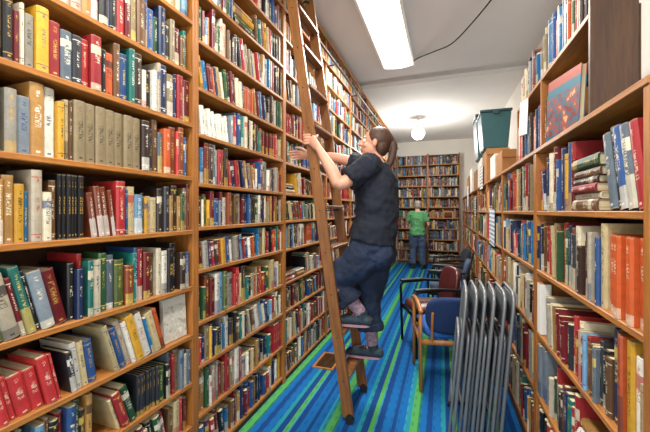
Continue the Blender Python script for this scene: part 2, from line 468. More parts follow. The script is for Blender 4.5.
for k in INDIV:
    vs,fs,uv=book_cover_geo(k.t,k.h,k.w)
    me=make_mesh('book',vs,fs,uv,[k.c]*len(fs))
    o=obj('book',me,None,None,k.M)
    lean=abs((k.M.to_3x3()@V((0,0,1))).z)
    st='leaning' if .3<lean<.999 else ('lying flat' if lean<.3 else 'standing upright')
    sz='thick' if k.t>.036 else ('thin' if k.t<.021 else 'medium')
    tag(o,'%s %s book %s %s'%(sz,cname(k.c[0]),st,where[k.key[0]]),'book','books '+{'w':'on the wall shelves','a':'on the aisle shelves','e':'on the end shelves','h':'in the hutch'}[k.key[0]])
    c=.0022 if k.t>.014 else .0015
    box('page_block',-k.w+.004,-.0045,c+.0003,k.t-c-.0003,.003,k.h-.004,PAGES,o,bev=0)
VS=[];FS=[];UV=[];CC=[];MI=[]
for k in ALL:
    if id(k) in ids or not k.keep: continue
    vs,fs,uv,mi=simple_geo(k.t,k.h,k.w); o=len(VS)
    VS+=[tuple(k.M@V(p)) for p in vs]; FS+=[tuple(i+o for i in f) for f in fs]; UV+=uv; CC+=[k.c]*len(fs); MI+=mi
print('books total',len(ALL),'individual',len(INDIV),'verts',len(VS))
so=obj('books',make_mesh('books',VS,FS,UV,CC,MI)); so["kind"]="stuff"; tag(so,'densely packed multicoloured books filling the farther shelves','books')

def faceout(name,label,M,w,h,t,mat,group=None):
    r=root(name,label,'book',M,group)
    box('front_cover',0,.003,0,w,0,h,mat,r,bev=.0006); box('back_cover',-t,-t+.003,0,w,0,h,mat,r,bev=.0006)
    box('page_block',-t+.0032,-.0002,.003,w-.004,.003,h-.004,PAGES,r,bev=0)
    box('spine',-t,.003,-.003,-.0001,0,h,mat,r,bev=.0006)
    return r
def mat_facecover(name,bg,c1,c2,sc=9,skin='c9a27a'):
    m,t,b=newmat(name,.35)
    g=t.new('ShaderNodeTexCoord').outputs['Object']
    s=t.new('ShaderNodeSeparateXYZ'); t.l.new(g,s.inputs[0])
    n=t.noise(g,sc*2.2,3,.6)
    pic=t.ramp(n,[(.38,hx(c1)),(.46,hx(bg)),(.60,hx(c2)),(.68,hx(skin))])
    frame=t.math('LESS_THAN',t.math('ABSOLUTE',t.math('ADD',s.outputs[2],.03)),.095)
    band=t.math('GREATER_THAN',s.outputs[2],.105)
    t.l.new(t.mix(band,t.mix(frame,hx(bg),pic),hx(c2)),b.inputs['Base Color']); return m
faceout('picture_book','large picture book with teal and red cover displayed face out',
  Matrix.Translation((.485,1.94,ZU+.003))@Matrix.Rotation(math.radians(194.5),4,'Z')@Matrix.Rotation(math.radians(-3),4,'Y'),.24,.30,.022,mat_facecover('picture_book_cover','1a6478','7e2a24','9c3b28'))
faceout('pale_book','pale hardback with faint round drawing standing face out on shelf',
  Matrix.Translation((LX-.03,1.454-.023-.16,.783))@Matrix.Rotation(math.radians(-3),4,'Y'),.145,.215,.02,mat_facecover('pale_book_cover','d0ccc0','a8a397','bdb7a8',skin='e0dccf'))

def paper(name,label,cat,M,w,h,mat=WHITEP):
    o=obj(name,box_me(.0012,w,h),mat,None,M); tag(o,label,cat); return o
def mat_sign(name,bg,ink):
    m,t,b=newmat(name,.7)
    g=t.new('ShaderNodeTexCoord').outputs['Object']; s=t.new('ShaderNodeSeparateXYZ'); t.l.new(g,s.inputs[0])
    rows=t.math('LESS_THAN',t.math('FRACT',t.math('MULTIPLY',s.outputs[2],24)),.55)
    n=t.math('GREATER_THAN',t.noise(t.mapping(g,(1,90,24)),1,1),.47)
    t.l.new(t.mix(t.math('MULTIPLY',rows,n),hx(bg),hx(ink)),b.inputs['Base Color']); return m
SG1=mat_sign('printed_sheet','dedcd6','50525a'); SG2=mat_sign('poster_print','d5dce0','27527e')
RB=RX-.0055
paper('paper_notice','white printed sheet taped to the bookcase top edge','sign',Matrix.Translation((RB,4.75,1.86)),.34,.30,SG1)
paper('paper_notice','white and blue sheet taped to the front of the low bookcase','sign',Matrix.Translation((RB,3.75,1.27))@Matrix.Rotation(.02,4,'X'),.38,.36,SG2)
paper('paper_notice','small white sheet taped to the front of the low bookcase','sign',Matrix.Translation((RB,5.6,1.5)),.22,.3,SG1)
paper('paper_notice','small white sheet taped on the bookcase front near the end','sign',Matrix.Translation((RB,7.2,1.72)),.3,.4,WHITEP)
paper('paper_notice','white sheet hanging from the hutch shelf','sign',Matrix.Translation((UX-.004,2.75,2.10))@Matrix.Rotation(.15,4,'X'),.26,.24,WHITEP)
pk=root('white_package','narrow white carton standing beside the books on a shelf','box',None,loc=(RX+.004,2.0,.7915))
box('carton',0,.05,0,.06,0,.26,WHITEP,pk); box('flap',0,.05,0,.06,.2602,.263,CARDB,pk,bev=0)

def carton(label,x,y,z,dx,dy,dz,mat=CARDB,rot=0):
    r=root('cardboard_box',label,'box',Matrix.Translation((x,y,z))@Matrix.Rotation(rot,4,'Z'),'boxes on the bookcase top')
    box('box_body',-dx/2,dx/2,-dy/2,dy/2,0,dz,mat,r,bev=.004)
    box('packing_tape',-.025,.025,-dy/2-.001,dy/2+.001,dz+.0002,dz+.001,WHITEP,r,bev=0)
    box('box_flap',-dx/2-.001,dx/2+.001,-dy/2-.012,-dy/2-.001,dz-.07,dz,mat,r,bev=.001)
ZB=RT+.024
carton('brown cardboard box on the bookcase top below a teal bin',.60,4.55,ZB,.24,.42,.40)
carton('white paper-covered box on the bookcase top below a bin',.60,5.15,ZB,.24,.44,.38,WHITEP)
carton('small brown cardboard box on the bookcase top',.61,3.55,ZB,.22,.36,.22)
carton('small white box on the bookcase top',.61,4.0,ZB,.22,.3,.26,WHITEP)
carton('tan cardboard box farther along the bookcase top',.60,5.8,ZB,.24,.5,.3)
carton('white box farther along the bookcase top',.60,6.6,ZB,.24,.5,.42,WHITEP)
carton('brown cardboard box near the end of the bookcase top',.60,7.5,ZB,.24,.5,.36)
def tapered(w0,d0,w1,d1,h,bev=.01):
    bm=bmesh.new(); bmesh.ops.create_cube(bm,size=1)
    for v in bm.verts:
        k=v.co.z+.5; v.co.x*=w0+(w1-w0)*k; v.co.y*=d0+(d1-d0)*k; v.co.z=k*h
    bmesh.ops.bevel(bm,geom=list(bm.edges),offset=bev,segments=2,affect='EDGES'); return me_from(bm,'bin')
for (y,z,w,h) in ((4.55,ZB+.4015,.46,.42),(5.18,ZB+.3815,.50,.56)):
    r=root('storage_bin','dark teal plastic storage bin with lid resting on a box','storage bin',None,group='storage bins',loc=(.58,y,z))
    obj('bin_body',tapered(.26,w-.05,.32,w,h),TEAL,r); box('lid',-.17,.17,-w/2-.01,w/2+.01,h,h+.03,TEAL2,r,bev=.008,seg=2)
    box('handle',-.03,.03,-w/2-.03,-w/2-.0105,h-.03,h+.01,TEAL2,r,bev=.004)

lr=root('ladder_rail','bronze metal rail running along the top of the wall bookcases','rail',None,loc=(-1.16,.2,3.12))
obj('rail_tube',sweep([(0,0,0),(0,9.1,0)],.014),RAILM,lr)
for y in (.18,1.24,2.30,3.36,4.42,5.48,6.54,7.6,8.66):
    obj('rail_bracket',sweep(fillet([(0,y+.05,-.012),(0,y+.05,-.04),(-.079,y+.05,-.04)],.02),.008),RAILM,lr)
for y in (1.9,2.9,3.5,4.3,5.1,6.0,6.9,7.8):
    o=box('tape_marker',LX+.0125,LX+.014,y,y+.05,ZT+.005,ZT+.045,GREENT,bev=0); tag(o,'small green tape marker on the bookcase top trim','tape marker','green tape markers')

# ---------------------------------------------------------------- ladder
th=math.atan(.145)
LM=Matrix.Translation((-.60,2.2,0))@Matrix.Rotation(-th,4,'Y')
ld=root('library_ladder','tall brown wooden rolling ladder leaning on the wall bookcases','ladder',LM)
LL=3.22/math.cos(th)
for y in (0,.42):
    me=box_me(.075,.03,LL-.03,.004); obj('side_rail',me,LADW,ld,Matrix.Translation((0,y,LL/2+.015)))
for k in range(10):
    z=(.31+.29*k)/math.cos(th)
    o=obj('tread',box_me(.10,.389,.024,.004),LADW,ld,Matrix.Translation((0,.21,z-.012))@Matrix.Rotation(th,4,'Y'))
    obj('tread_rod',sweep([(0,-.02,z-.035),(0,.44,z-.035)],.004,8),BLKM,ld)
for y in (0,.42):
    obj('hook',sweep(fillet([(.0,y-.022,LL-.05),(-.03,y-.022,LL-.02),(-.075,y-.022,LL-.06),(-.085,y-.022,LL-.10)],.03),.007,8),BLKM,ld)
    bm=bmesh.new(); bmesh.ops.create_cone(bm,cap_ends=True,segments=20,radius1=.03,radius2=.03,depth=.018)
    obj('wheel',me_from(bm,'wheel'),BLACK,ld,Matrix.Rotation(th,4,'Y')@Matrix.Translation((.01,y-.026,.031))@Matrix.Rotation(math.pi/2,4,'X'))

# ---------------------------------------------------------------- chairs
def armchair(M,label,seatm,backm,frame,wood=True,top=.80,group='chairs along the aisle'):
    """faces local +X"""
    r=root('armchair',label,'chair',M,group)
    w=.50; R=.014
    o=obj('seat',pad(.44,.44,.085,4.5),seatm,r,Matrix.Translation((0.0,0,.44))@Matrix.Rotation(math.pi/2,4,'Y'))
    o=obj('backrest',pad(.42,top-.44,.065,3.2,.03,top=.96),backm,r,Matrix.Translation((-.235,0,(top+.44)/2+.005))@Matrix.Rotation(math.radians(-9),4,'Y'))
    for s in (-1,1):
        y=s*w/2
        if wood:
            obj('leg',sweep([(.22,y,0.0),(.21,y,.3),(.20,y,.622)],[(.015,.02)]*3,8,ref=(0,1,0),flat=True),frame,r)
            obj('leg',sweep([(-.27,y,0.0),(-.22,y,.42),(-.25,y,.62)],[(.015,.022)]*3,8,ref=(0,1,0),flat=True),frame,r)
            obj('armrest',sweep(catmull([(-.27,y,.63),(-.1,y,.652),(.1,y,.648),(.25,y,.625)],[.018]*4,4)[0],.018,10),frame,r)
        else:
            obj('leg',sweep(fillet([(.21,y,0),(.23,y,.64),(-.02,y,.655)],.06),R,10),frame,r)
            obj('leg',sweep(fillet([(-.26,y,0),(-.2,y,.45),(-.28,y,top-.04)],.05),R,10),frame,r)
            obj('armrest',sweep([(-.22,y,.652),(0,y,.668),(.22,y,.66)],[(.024,.016)]*3,10,ref=(0,1,0)),BLKM,r)
        obj('side_rail',sweep([(-.225,y,.375),(.215,y,.375)],[(.011,.022)]*2,8,ref=(0,1,0),flat=True),frame,r)
    obj('front_rail',sweep([(.205,-w/2,.375),(.205,w/2,.375)],[(.011,.022)]*2,8,ref=(1,0,0),flat=True),frame,r)
    obj('rear_rail',sweep([(-.225,-w/2,.375),(-.225,w/2,.375)],[(.011,.022)]*2,8,ref=(1,0,0),flat=True),frame,r)
    for s in (-1,1):
        obj('back_support',sweep([(-.225,s*.16,.38),(-.245,s*.16,.52),(-.265,s*.16,.62)],.011,8),frame,r)
    return r
RZ=lambda d:Matrix.Rotation(math.radians(d),4,'Z')
armchair(Matrix.Translation((.03,3.07,0))@RZ(101),'navy blue upholstered chair with light wooden arms beside folded chairs',BLUE,NAVY,CHW,True,.74)
armchair(Matrix.Translation((-.14,3.66,0))@RZ(202),'dark maroon leather armchair with black metal frame in the aisle',MAROON,MAROON,BLKM,False,.84)
armchair(Matrix.Translation((.06,4.75,0))@RZ(176),'slate blue armchair with black metal frame beside the bookcase',GREYF,GREYF,BLKM,False,.80)
armchair(Matrix.Translation((.12,5.8,0))@RZ(190),'dark blue-black armchair with metal frame near the aisle end',BLKF,BLKF,BLKM,False,.82)
def foldchair(M,label):
    r=root('folding_chair',label,'folding chair',M,'folded steel chairs')
    w=.44; R=.0105
    obj('front_frame',sweep(fillet([(0,-w/2,0),(0,-w/2+.01,.93),(0,w/2-.01,.93),(0,w/2,0)],.09,7),R,10),STEEL,r)
    obj('rear_frame',sweep(fillet([(-.022,-w/2+.032,0.02),(-.022,-w/2+.034,.66),(-.022,w/2-.034,.66),(-.022,w/2-.032,0.02)],.06,6),.009,10),STEEL,r)
    obj('backrest',pad(w-.035,.19,.012,6,.012),STEELP,r,Matrix.Translation((-.004,0,.82)))
    obj('seat',pad(w-.085,.36,.014,5,.0),STEELP,r,Matrix.Translation((.0,0,.50)))
    obj('cross_bar',sweep([(0,-w/2+.002,.12),(0,w/2-.002,.12)],.007,8),STEEL,r)
    obj('cross_bar',sweep([(-.022,-w/2+.033,.2),(-.022,w/2-.033,.2)],.007,8),STEEL,r)
    for s in (-1,1):
        for (x,y) in ((0,w/2),(-.022,w/2-.032)):
            obj('foot_cap',sweep([(x,s*y,-.006),(x,s*y,.03)],.0125,10,flat=True),BLACK,r)
for i in range(6):
    foldchair(Matrix.Translation((.06+.052*i,2.43+.012*(i%3),.008))@Matrix.Rotation(math.radians(5),4,'Y')@RZ((-1.0,1.2,0,-1.4,.8,0)[i]),'grey steel folding chair folded and stacked against the low bookcase')

fv=root('floor_vent','brown metal floor register in the carpet beside the wall bookcase','vent',None,loc=(-1.03,3.02,0))
bm=bmesh.new()
for (a,b,c,d) in ((-.10,.10,-.17,-.15),(-.10,.10,.15,.17),(-.10,-.08,-.15,.15),(.08,.10,-.15,.15)):
    q=bmesh.ops.create_cube(bm,size=1)['verts']
    for v in q: v.co=V(((a+b)/2+v.co.x*(b-a),(c+d)/2+v.co.y*(d-c),.005+v.co.z*.01))
obj('vent_frame',me_from(bm,'vent_frame'),CHW,fv)
bm=bmesh.new()
for k in range(13):
    q=bmesh.ops.create_cube(bm,size=1)['verts']
    for v in q: v.co=V((v.co.x*.16,-.14+k*.0233+v.co.y*.009,.004+v.co.z*.006))
obj('vent_grille',me_from(bm,'vent_grille'),VENTM,fv)
box('vent_pan',-.08,.08,-.15,.15,.0002,.0008,BLACK,fv,bev=0)

# ---------------------------------------------------------------- lights
def fixture(x,y,z,L,W,label,power):
    r=root('fluorescent_light',label,'ceiling light',None,'fluorescent ceiling lights',loc=(x,y,z))
    bm=bmesh.new()
    pr=[(-W/2,-.07),(-W/2,-.055),(-W/2+.03,0),(W/2-.03,0),(W/2,-.055),(W/2,-.07),(W/2-.02,-.07),(-W/2+.02,-.07)]
    a=[bm.verts.new((px,-L/2,pz)) for px,pz in pr]; b=[bm.verts.new((px,L/2,pz)) for px,pz in pr]
    for k in range(8): bm.faces.new((a[k],a[(k+1)%8],b[(k+1)%8],b[k]))
    bm.faces.new(a); bm.faces.new(list(reversed(b)))
    obj('housing',me_from(bm,'housing'),WHITEM,r)
    bm=bmesh.new(); n=10; rows=[]
    for yy in (-L/2+.02,L/2-.02):
        rows.append([bm.verts.new(((-.5+k/n)*(W-.05),yy,-.0705-.022*math.sin(math.pi*k/n))) for k in range(n+1)])
    for k in range(n): bm.faces.new((rows[0][k],rows[0][k+1],rows[1][k+1],rows[1][k]))
    bm.faces.new(rows[0]); bm.faces.new(rows[1])
    obj('diffuser',me_from(bm,'diffuser',True),GLOW,r)
    for s in (-1,1): box('end_cap',-W/2,W/2,s*(L/2+.001)-.004,s*(L/2+.001)+.004,-.075,0,WHITEM,r,bev=.001)
    for t in (-1,1): 
        obj('louver_bar',sweep([(t*W*.2,-L/2+.02,-.097),(t*W*.2,L/2-.02,-.097)],.004,6),WHITEM,r)
    l=bpy.data.lights.new('lamp','AREA'); l.shape='RECTANGLE'; l.size=W*.8; l.size_y=L*.9; l.energy=power; l.color=(1,.96,.89)
    o=bpy.data.objects.new('lamp',l); COL.objects.link(o); o.location=(x,y,z-.13)
fixture(-.57,3.75,CZ,1.75,.42,'long white fluorescent ceiling fixture glowing above the ladder',108)
fixture(-.45,.6,CZ,1.6,.36,'added out-of-view fluorescent ceiling fixture lighting the near shelves',92)  # extra fixture out of view, added to even out the light nearby
# round pendant light farther down
def lathe(prof,seg=24):
    bm=bmesh.new(); rings=[[bm.verts.new((r*math.cos(2*math.pi*k/seg),r*math.sin(2*math.pi*k/seg),z)) for k in range(seg)] for r,z in prof]
    for p,q in zip(rings,rings[1:]):
        for k in range(seg): bm.faces.new((p[k],p[(k+1)%seg],q[(k+1)%seg],q[k]))
    bm.faces.new(rings[0]); bm.faces.new(rings[-1]); return me_from(bm,'lathe',True)
PZ=3.06
pl=root('pendant_light','small round glowing glass pendant light hanging over the aisle','ceiling light',None,loc=(-.49,7.25,PZ))
obj('glass_globe',lathe([(.01,-.135),(.06,-.125),(.11,-.085),(.135,-.03),(.135,.02),(.11,.07),(.07,.10),(.05,.11)]),GLOW,pl)
obj('lamp_cap',lathe([(.075,.098),(.07,.125),(.04,.15),(.02,.155)]),WHITEM,pl)
obj('stem',sweep([(0,0,.15),(0,0,CZ-.06-PZ-.02)],.011),WHITEM,pl)
obj('ceiling_canopy',lathe([(.03,CZ-.06-PZ-.04),(.07,CZ-.06-PZ-.02),(.075,CZ-.06-PZ-.001)]),WHITEM,pl)
l=bpy.data.lights.new('lamp','POINT'); l.energy=95; l.shadow_soft_size=.15; l.color=(1,.96,.9)
o=bpy.data.objects.new('lamp',l); COL.objects.link(o); o.location=(-.49,7.25,PZ-.32)
w=bpy.data.worlds.new('world'); S.world=w; w.use_nodes=True; w.node_tree.nodes['Background'].inputs[0].default_value=(.95,.97,1,1); w.node_tree.nodes['Background'].inputs[1].default_value=1.2
l=bpy.data.lights.new('rear_fill_light','AREA'); l.shape='RECTANGLE'; l.size=2; l.size_y=2.2; l.energy=55; l.color=(1,.97,.92)  # added fill lamp behind the camera, no doorway stands there
o=bpy.data.objects.new('rear_fill_light',l); COL.objects.link(o); o.location=(-.1,-1.9,1.5); o.rotation_euler=(math.pi/2,0,0)
pts=[(-.42,4.62,CZ-.04),(-.3,4.55,CZ-.012),(-.1,4.35,CZ-.05),(.1,4.1,CZ-.10),(.3,3.7,CZ-.09),(.5,3.3,CZ-.03),(.62,3.0,CZ-.01),(.75,2.7,CZ-.01)]
P,_=catmull(pts,[.007]*len(pts),6)
o=obj('ceiling_cable',sweep(P,.007,8),BLACK); tag(o,'thin black electrical cable draped across the ceiling','cable')

# ---------------------------------------------------------------- people
SKIN=paint('skin','cf957b',rough=.5,var=.06)
def ell(bm,c,ax,r,sub=3):
    q=bmesh.ops.create_icosphere(bm,subdivisions=sub,radius=1)['verts']
    for v in q:
        p=v.co.copy(); v.co=V(c)+ax[0]*(p.x*r[0])+ax[1]*(p.y*r[1])+ax[2]*(p.z*r[2])
def finish(bm,name,mat,parent,vox=.006,it=4,origin=V((0,0,0)),wrinkle=0):
    me=me_from(bm,name); o=bpy.data.objects.new(name,me); COL.objects.link(o)
    m=o.modifiers.new('r','REMESH'); m.mode='VOXEL'; m.voxel_size=vox; m.use_smooth_shade=True
    s=o.modifiers.new('s','SMOOTH'); s.factor=.5; s.iterations=it
    if wrinkle:
        tx=bpy.data.textures.new('folds','CLOUDS'); tx.noise_scale=.08; tx.noise_depth=1
        d=o.modifiers.new('d','DISPLACE'); d.texture=tx; d.strength=wrinkle; d.mid_level=.42; d.texture_coords='LOCAL'
    dg=bpy.context.evaluated_depsgraph_get(); dg.update()
    e=o.evaluated_get(dg); nm=bpy.data.meshes.new_from_object(e); nm.name=name
    bpy.data.objects.remove(o); 
    nm.transform(Matrix.Translation(-origin)); nm.materials.clear(); nm.materials.append(mat)
    nm.polygons.foreach_set('use_smooth',[True]*len(nm.polygons))
    return obj(name,nm,None,parent)
def L(bm,pts,rs,ref=None,n=4,seg=14,flat=False):
    p,r=catmull(pts,rs,n); sweep(p,r,seg,bm,ref=ref,flat=flat)
def lerp(a,b,t): return V(a)*(1-t)+V(b)*t
def person(spec):
    J=spec['J']; g=spec.get('girth',1.0); lat=V(spec['lat']).normalized(); origin=V(spec['origin'])
    vox=spec['vox']; ag=spec.get('arm',1.0)*g
    f=V(spec['hf']).normalized(); u=V(spec['hu']).normalized(); u=(u-f*u.dot(f)).normalized(); r=f.cross(u)
    hc=V(J['head'])
    bm=bmesh.new()
    pel,wai,che,nb=[V(J[k]) for k in ('pelvis','waist','chest','neck')]
    L(bm,[pel-V((0,0,.06)),pel+V((0,0,.03)),wai,che,nb-V((0,0,.07)),nb-V((0,0,.01))],
      [(.145*g,.11*g),(.16*g,.12*g),(.145*g,.12*g),(.16*g,.125*g),(.15*g,.085*g),(.07,.06)],ref=lat,seg=20)
    L(bm,[nb-V((0,0,.05)),lerp(nb,hc,.4),hc-u*.04],[.06,.052,.055],seg=14)
    A=[r,f,u]
    ell(bm,hc+u*.03-f*.012,A,(.074,.092,.088))
    ell(bm,hc-u*.03+f*.022,A,(.058,.068,.078))
    ell(bm,hc-u*.085+f*.062,A,(.026,.022,.020),2)
    L(bm,[hc+u*.022+f*.088,hc-u*.004+f*.103,hc-u*.018+f*.108],[.008,.011,.013],n=3,seg=10)
    ell(bm,hc-u*.018+f*.094,A,(.019,.012,.008),2)
    ell(bm,hc-u*.048+f*.085,A,(.024,.012,.006),2); ell(bm,hc-u*.058+f*.083,A,(.021,.012,.006),2)
    ell(bm,hc+u*.034+f*.076,A,(.052,.014,.009),2)
    for s in (-1,1):
        ell(bm,hc+r*s*.077-u*.004-f*.006,[r,f,u],(.009,.017,.030),2)
        ell(bm,hc+r*s*.038-u*.022+f*.058,A,(.022,.022,.022),2)
    for s in ('l','r'):
        sh,el,wr=[V(J[k+s]) for k in ('sh_','el_','wr_')]
        L(bm,[lerp(nb-V((0,0,.06)),sh,.45),sh,lerp(sh,el,.45),el,lerp(el,wr,.35),wr],[.05*ag,.056*ag,.048*ag,.039*ag,.040*ag,.026],seg=14)
        hp,kn,an=[V(J[k+s]) for k in ('hip_','kn_','an_')]
        L(bm,[hp+V((0,0,.02)),lerp(hp,kn,.3),kn,lerp(kn,an,.33),an],[.085*g,.082*g,.058*g,.056*g,.036],seg=14)
        to=V(J['to_'+s]); L(bm,[an,lerp(an,to,.5)-V((0,0,.03)),to],[.034,.034,.026],seg=12)
        H_=spec['hand_'+s]
        L(bm,[wr,lerp(wr,H_['palm'],.5),V(H_['palm'])],[(.027,.019),(.036,.016),(.040,.014)],ref=V(H_['w']),seg=14)
        for k,fg in enumerate(H_['fingers']): L(bm,fg,[.0095,.0085,.008,.007][:len(fg)],n=3,seg=10)
        L(bm,H_['thumb'],[.012,.0105,.0085],n=3,seg=10)
    body=finish(bm,'person',SKIN,None,vox*.85,2,origin); body.location=origin
    tag(body,spec['label'],'person')
    # shirt
    bm=bmesh.new(); e=.014
    hem=pel+V((0,0,spec.get('hem',.05)))
    L(bm,[hem,lerp(hem,wai,.6),wai,che,nb-V((0,0,.065)),nb-V((0,0,.018))],
      [(.180*g+e,.145*g+e),(.170*g+e,.137*g+e),(.152*g+e,.128*g+e),(.165*g+e,.13*g+e),(.152*g+e,.088*g+e),(.085,.07)],ref=lat,seg=22,flat=True)
    if spec.get('bust'):
        fw=V(spec['front']); 
        for s in (-1,1): ell(bm,che+fw*.085*g+lat*s*.07-V((0,0,.005)),[lat,fw,V((0,0,1))],(.075,.065,.07),2)
    for s in ('l','r'):
        sh,el=V(J['sh_'+s]),V(J['el_'+s])
        L(bm,[lerp(nb-V((0,0,.06)),sh,.35),sh,lerp(sh,el,.4),lerp(sh,el,.72)],[.060*ag+e,.064*ag+e,.060*ag+e,.060*ag+e],seg=16,flat=True)
    finish(bm,'t_shirt',spec['shirt'],body,vox,4,origin,.028)
    # trousers
    bm=bmesh.new(); e=.012
    L(bm,[pel-V((0,0,.10)),pel-V((0,0,.04)),pel,pel+V((0,0,.09))],[(.15*g+e,.115*g+e),(.165*g+e,.13*g+e),(.172*g+e,.138*g+e),(.160*g+e,.13*g+e)],ref=lat,seg=22,flat=True)
    if spec.get('bust'):
        fw=V(spec['front'])
        for s in (-1,1): ell(bm,pel-fw*.07*g+lat*s*.075*g-V((0,0,.05)),[lat,fw,V((0,0,1))],(.095*g,.085*g,.1*g),2)
    for s in ('l','r'):
        hp,kn,an=[V(J[k+s]) for k in ('hip_','kn_','an_')]
        c=spec.get('cuff_'+s,.9); ce=(.044+.03*(1-c))*g+.016+e
        L(bm,[hp+V((0,0,.03)),lerp(hp,kn,.35),kn,lerp(kn,an,.35),lerp(kn,an,c-.10)],[.108*g+e,.103*g+e,.076*g+e,.068*g+e,ce],seg=18,flat=True)
        L(bm,[lerp(kn,an,c-.14),lerp(kn,an,c)],[ce+.008,ce+.008],seg=18,flat=True)
    finish(bm,'jeans',spec['pants'],body,vox,3,origin,.026)
    for s in ('l','r'):
        kn,an,to=V(J['kn_'+s]),V(J['an_'+s]),V(J['to_'+s])
        if spec.get('sock'):
            bm=bmesh.new(); L(bm,[lerp(kn,an,spec['cuff_'+s]-.25),lerp(kn,an,.8),an],[.058*g,.047,.042],seg=14,flat=True)
            finish(bm,'sock',spec['sock'],body,vox,2,origin)
        sole=spec['sole_'+s]; d=(to-an); d.z=0; d.normalize(); sd=d.cross(V((0,0,1)))
        heel=V((an.x,an.y,sole))-d*.055; toe=heel+d*.265
        bm=bmesh.new()
        z=V((0,0,1))
        L(bm,[heel+z*.045,lerp(heel,toe,.25)+z*.05,lerp(heel,toe,.55)+z*.045,lerp(heel,toe,.8)+z*.036,toe-d*.02+z*.03],[(.036,.036),(.041,.044),(.044,.04),(.047,.029),(.036,.022)],ref=sd,seg=16)
        L(bm,[an-z*.03,an+z*.02],[(.042),(.043)],seg=14,flat=True)
        shoe=finish(bm,'shoe',spec['shoe'],body,vox,2,origin)
        bm=bmesh.new()
        rg=[]
        for zz in (0.001,.018):
            row=[]
            for k in range(20):
                a=2*math.pi*k/20; x=math.cos(a); y=math.sin(a)
                wd=.037+.007*x
                row.append(bm.verts.new(lerp(heel,toe,.5)-d*.002+d*(.136*math.copysign(abs(x)**.75,x))+sd*(wd*math.copysign(abs(y)**.8,y))+z*zz-origin))
            rg.append(row)
        for k in range(20): bm.faces.new((rg[0][k],rg[0][(k+1)%20],rg[1][(k+1)%20],rg[1][k]))
        bm.faces.new(rg[0]); bm.faces.new(rg[1])
        obj('sole',me_from(bm,'sole'),spec['solem'],shoe)
        bm=bmesh.new()
        for q in (.42,.5,.58):
            c=lerp(heel,toe,q)+z*(.092-.04*(q-.42)/.16*.5)-origin
            sweep([c-sd*.026-z*.008,c+z*.002,c+sd*.026-z*.008],.0035,6,bm)
        obj('lace',me_from(bm,'lace',True),spec['lace'],shoe)
    # hair
    bm=bmesh.new()
    ell(bm,hc+u*.040-f*.026,A,(.084,.096,.088)); ell(bm,hc-u*.01-f*.050,A,(.074,.060,.080))
    if spec.get('pony'):
        ell(bm,hc+u*.035-f*.114,A,(.024,.020,.026),2)
        L(bm,[hc+u*.035-f*.105,hc+u*.005-f*.135,hc-u*.08-f*.135,hc-u*.17-f*.115,hc-u*.25-f*.115],[.020,.028,.028,.024,.010],seg=12)
    finish(bm,'hair',spec['hair'],body,vox,2,origin)
    if spec.get('pony'):
        bm=bmesh.new(); q=bmesh.ops.create_uvsphere(bm,u_segments=14,v_segments=8,radius=1)['verts']
        for v in q: v.co=hc+u*.032-f*.122-origin+r*v.co.x*.026+u*v.co.y*.026+f*v.co.z*.008
        obj('hair_tie',me_from(bm,'hair_tie',True),BLACK,body)
    for s in (-1,1):
        bm=bmesh.new(); bmesh.ops.create_uvsphere(bm,u_segments=16,v_segments=10,radius=.0125)
        bmesh.ops.translate(bm,verts=bm.verts,vec=hc+r*s*.031+u*.012+f*.073-origin); eo=obj('eye',me_from(bm,'eye',True),WHITEM,body)
        bm=bmesh.new(); bmesh.ops.create_uvsphere(bm,u_segments=12,v_segments=8,radius=.006)
        bmesh.ops.translate(bm,verts=bm.verts,vec=hc+r*s*.032+u*.012+f*.0815-origin); obj('iris',me_from(bm,'iris',True),BLACK,eo)
    return body
def hair_mat(name,a,b):
    m,t,bb=newmat(name,.5); c=t.new('ShaderNodeTexCoord').outputs['Object']
    n=t.noise(t.mapping(c,(20,90,90)),2,3); t.l.new(t.ramp(n,[(.3,hx(a)),(.7,hx(b))]),bb.inputs['Base Color']); t.l.new(t.bump(n,.6),bb.inputs['Normal']); return m
def denim(name,a,b):
    m,t,bb=newmat(name,.85); c=t.new('ShaderNodeTexCoord').outputs['Object']
    n=t.math('ADD',t.math('MULTIPLY',t.noise(c,9,4),.7),t.math('MULTIPLY',t.noise(c,300,1),.3))
    t.l.new(t.ramp(n,[(.35,hx(a)),(.65,hx(b))]),bb.inputs['Base Color']); t.l.new(t.bump(t.noise(c,14,3),.5,.03),bb.inputs['Normal']); return m
def shirt_mat(name,a,print_=None):
    m,t,bb=newmat(name,.9); c=t.new('ShaderNodeTexCoord').outputs['Object']
    n=t.noise(c,7,3); base=t.ramp(n,[(.3,tuple(x*.75 for x in hx(a)[:3])+(1,)),(.7,hx(a))])
    if print_:
        s=t.new('ShaderNodeSeparateXYZ'); t.l.new(c,s.inputs[0])
        (px,py,pz,hxx,hyy,hzz)=print_
        w=lambda o,cc,h:t.math('LESS_THAN',t.math('ABSOLUTE',t.math('SUBTRACT',s.outputs[o],cc)),h)
        mk=t.math('MULTIPLY',t.math('MULTIPLY',w(0,px,hxx),w(1,py,hyy)),w(2,pz,hzz))
        pt=t.math('GREATER_THAN',t.noise(t.mapping(c,(40,40,70)),1,2),.52)
        base=t.mix(t.math('MULTIPLY',mk,pt),base,hx('b9c0c8'))
    t.l.new(base,bb.inputs['Base Color']); t.l.new(t.bump(t.noise(c,10,2),.6,.04),bb.inputs['Normal']); return m
O1=V((-.50,2.41,.32))
rail_dir=V((-math.sin(th),0,math.cos(th)))
RC=V((-.60-.145*1.93,2.2,1.93))
def rp(dx,dy,k): return RC+V((dx,dy,0))+rail_dir*k
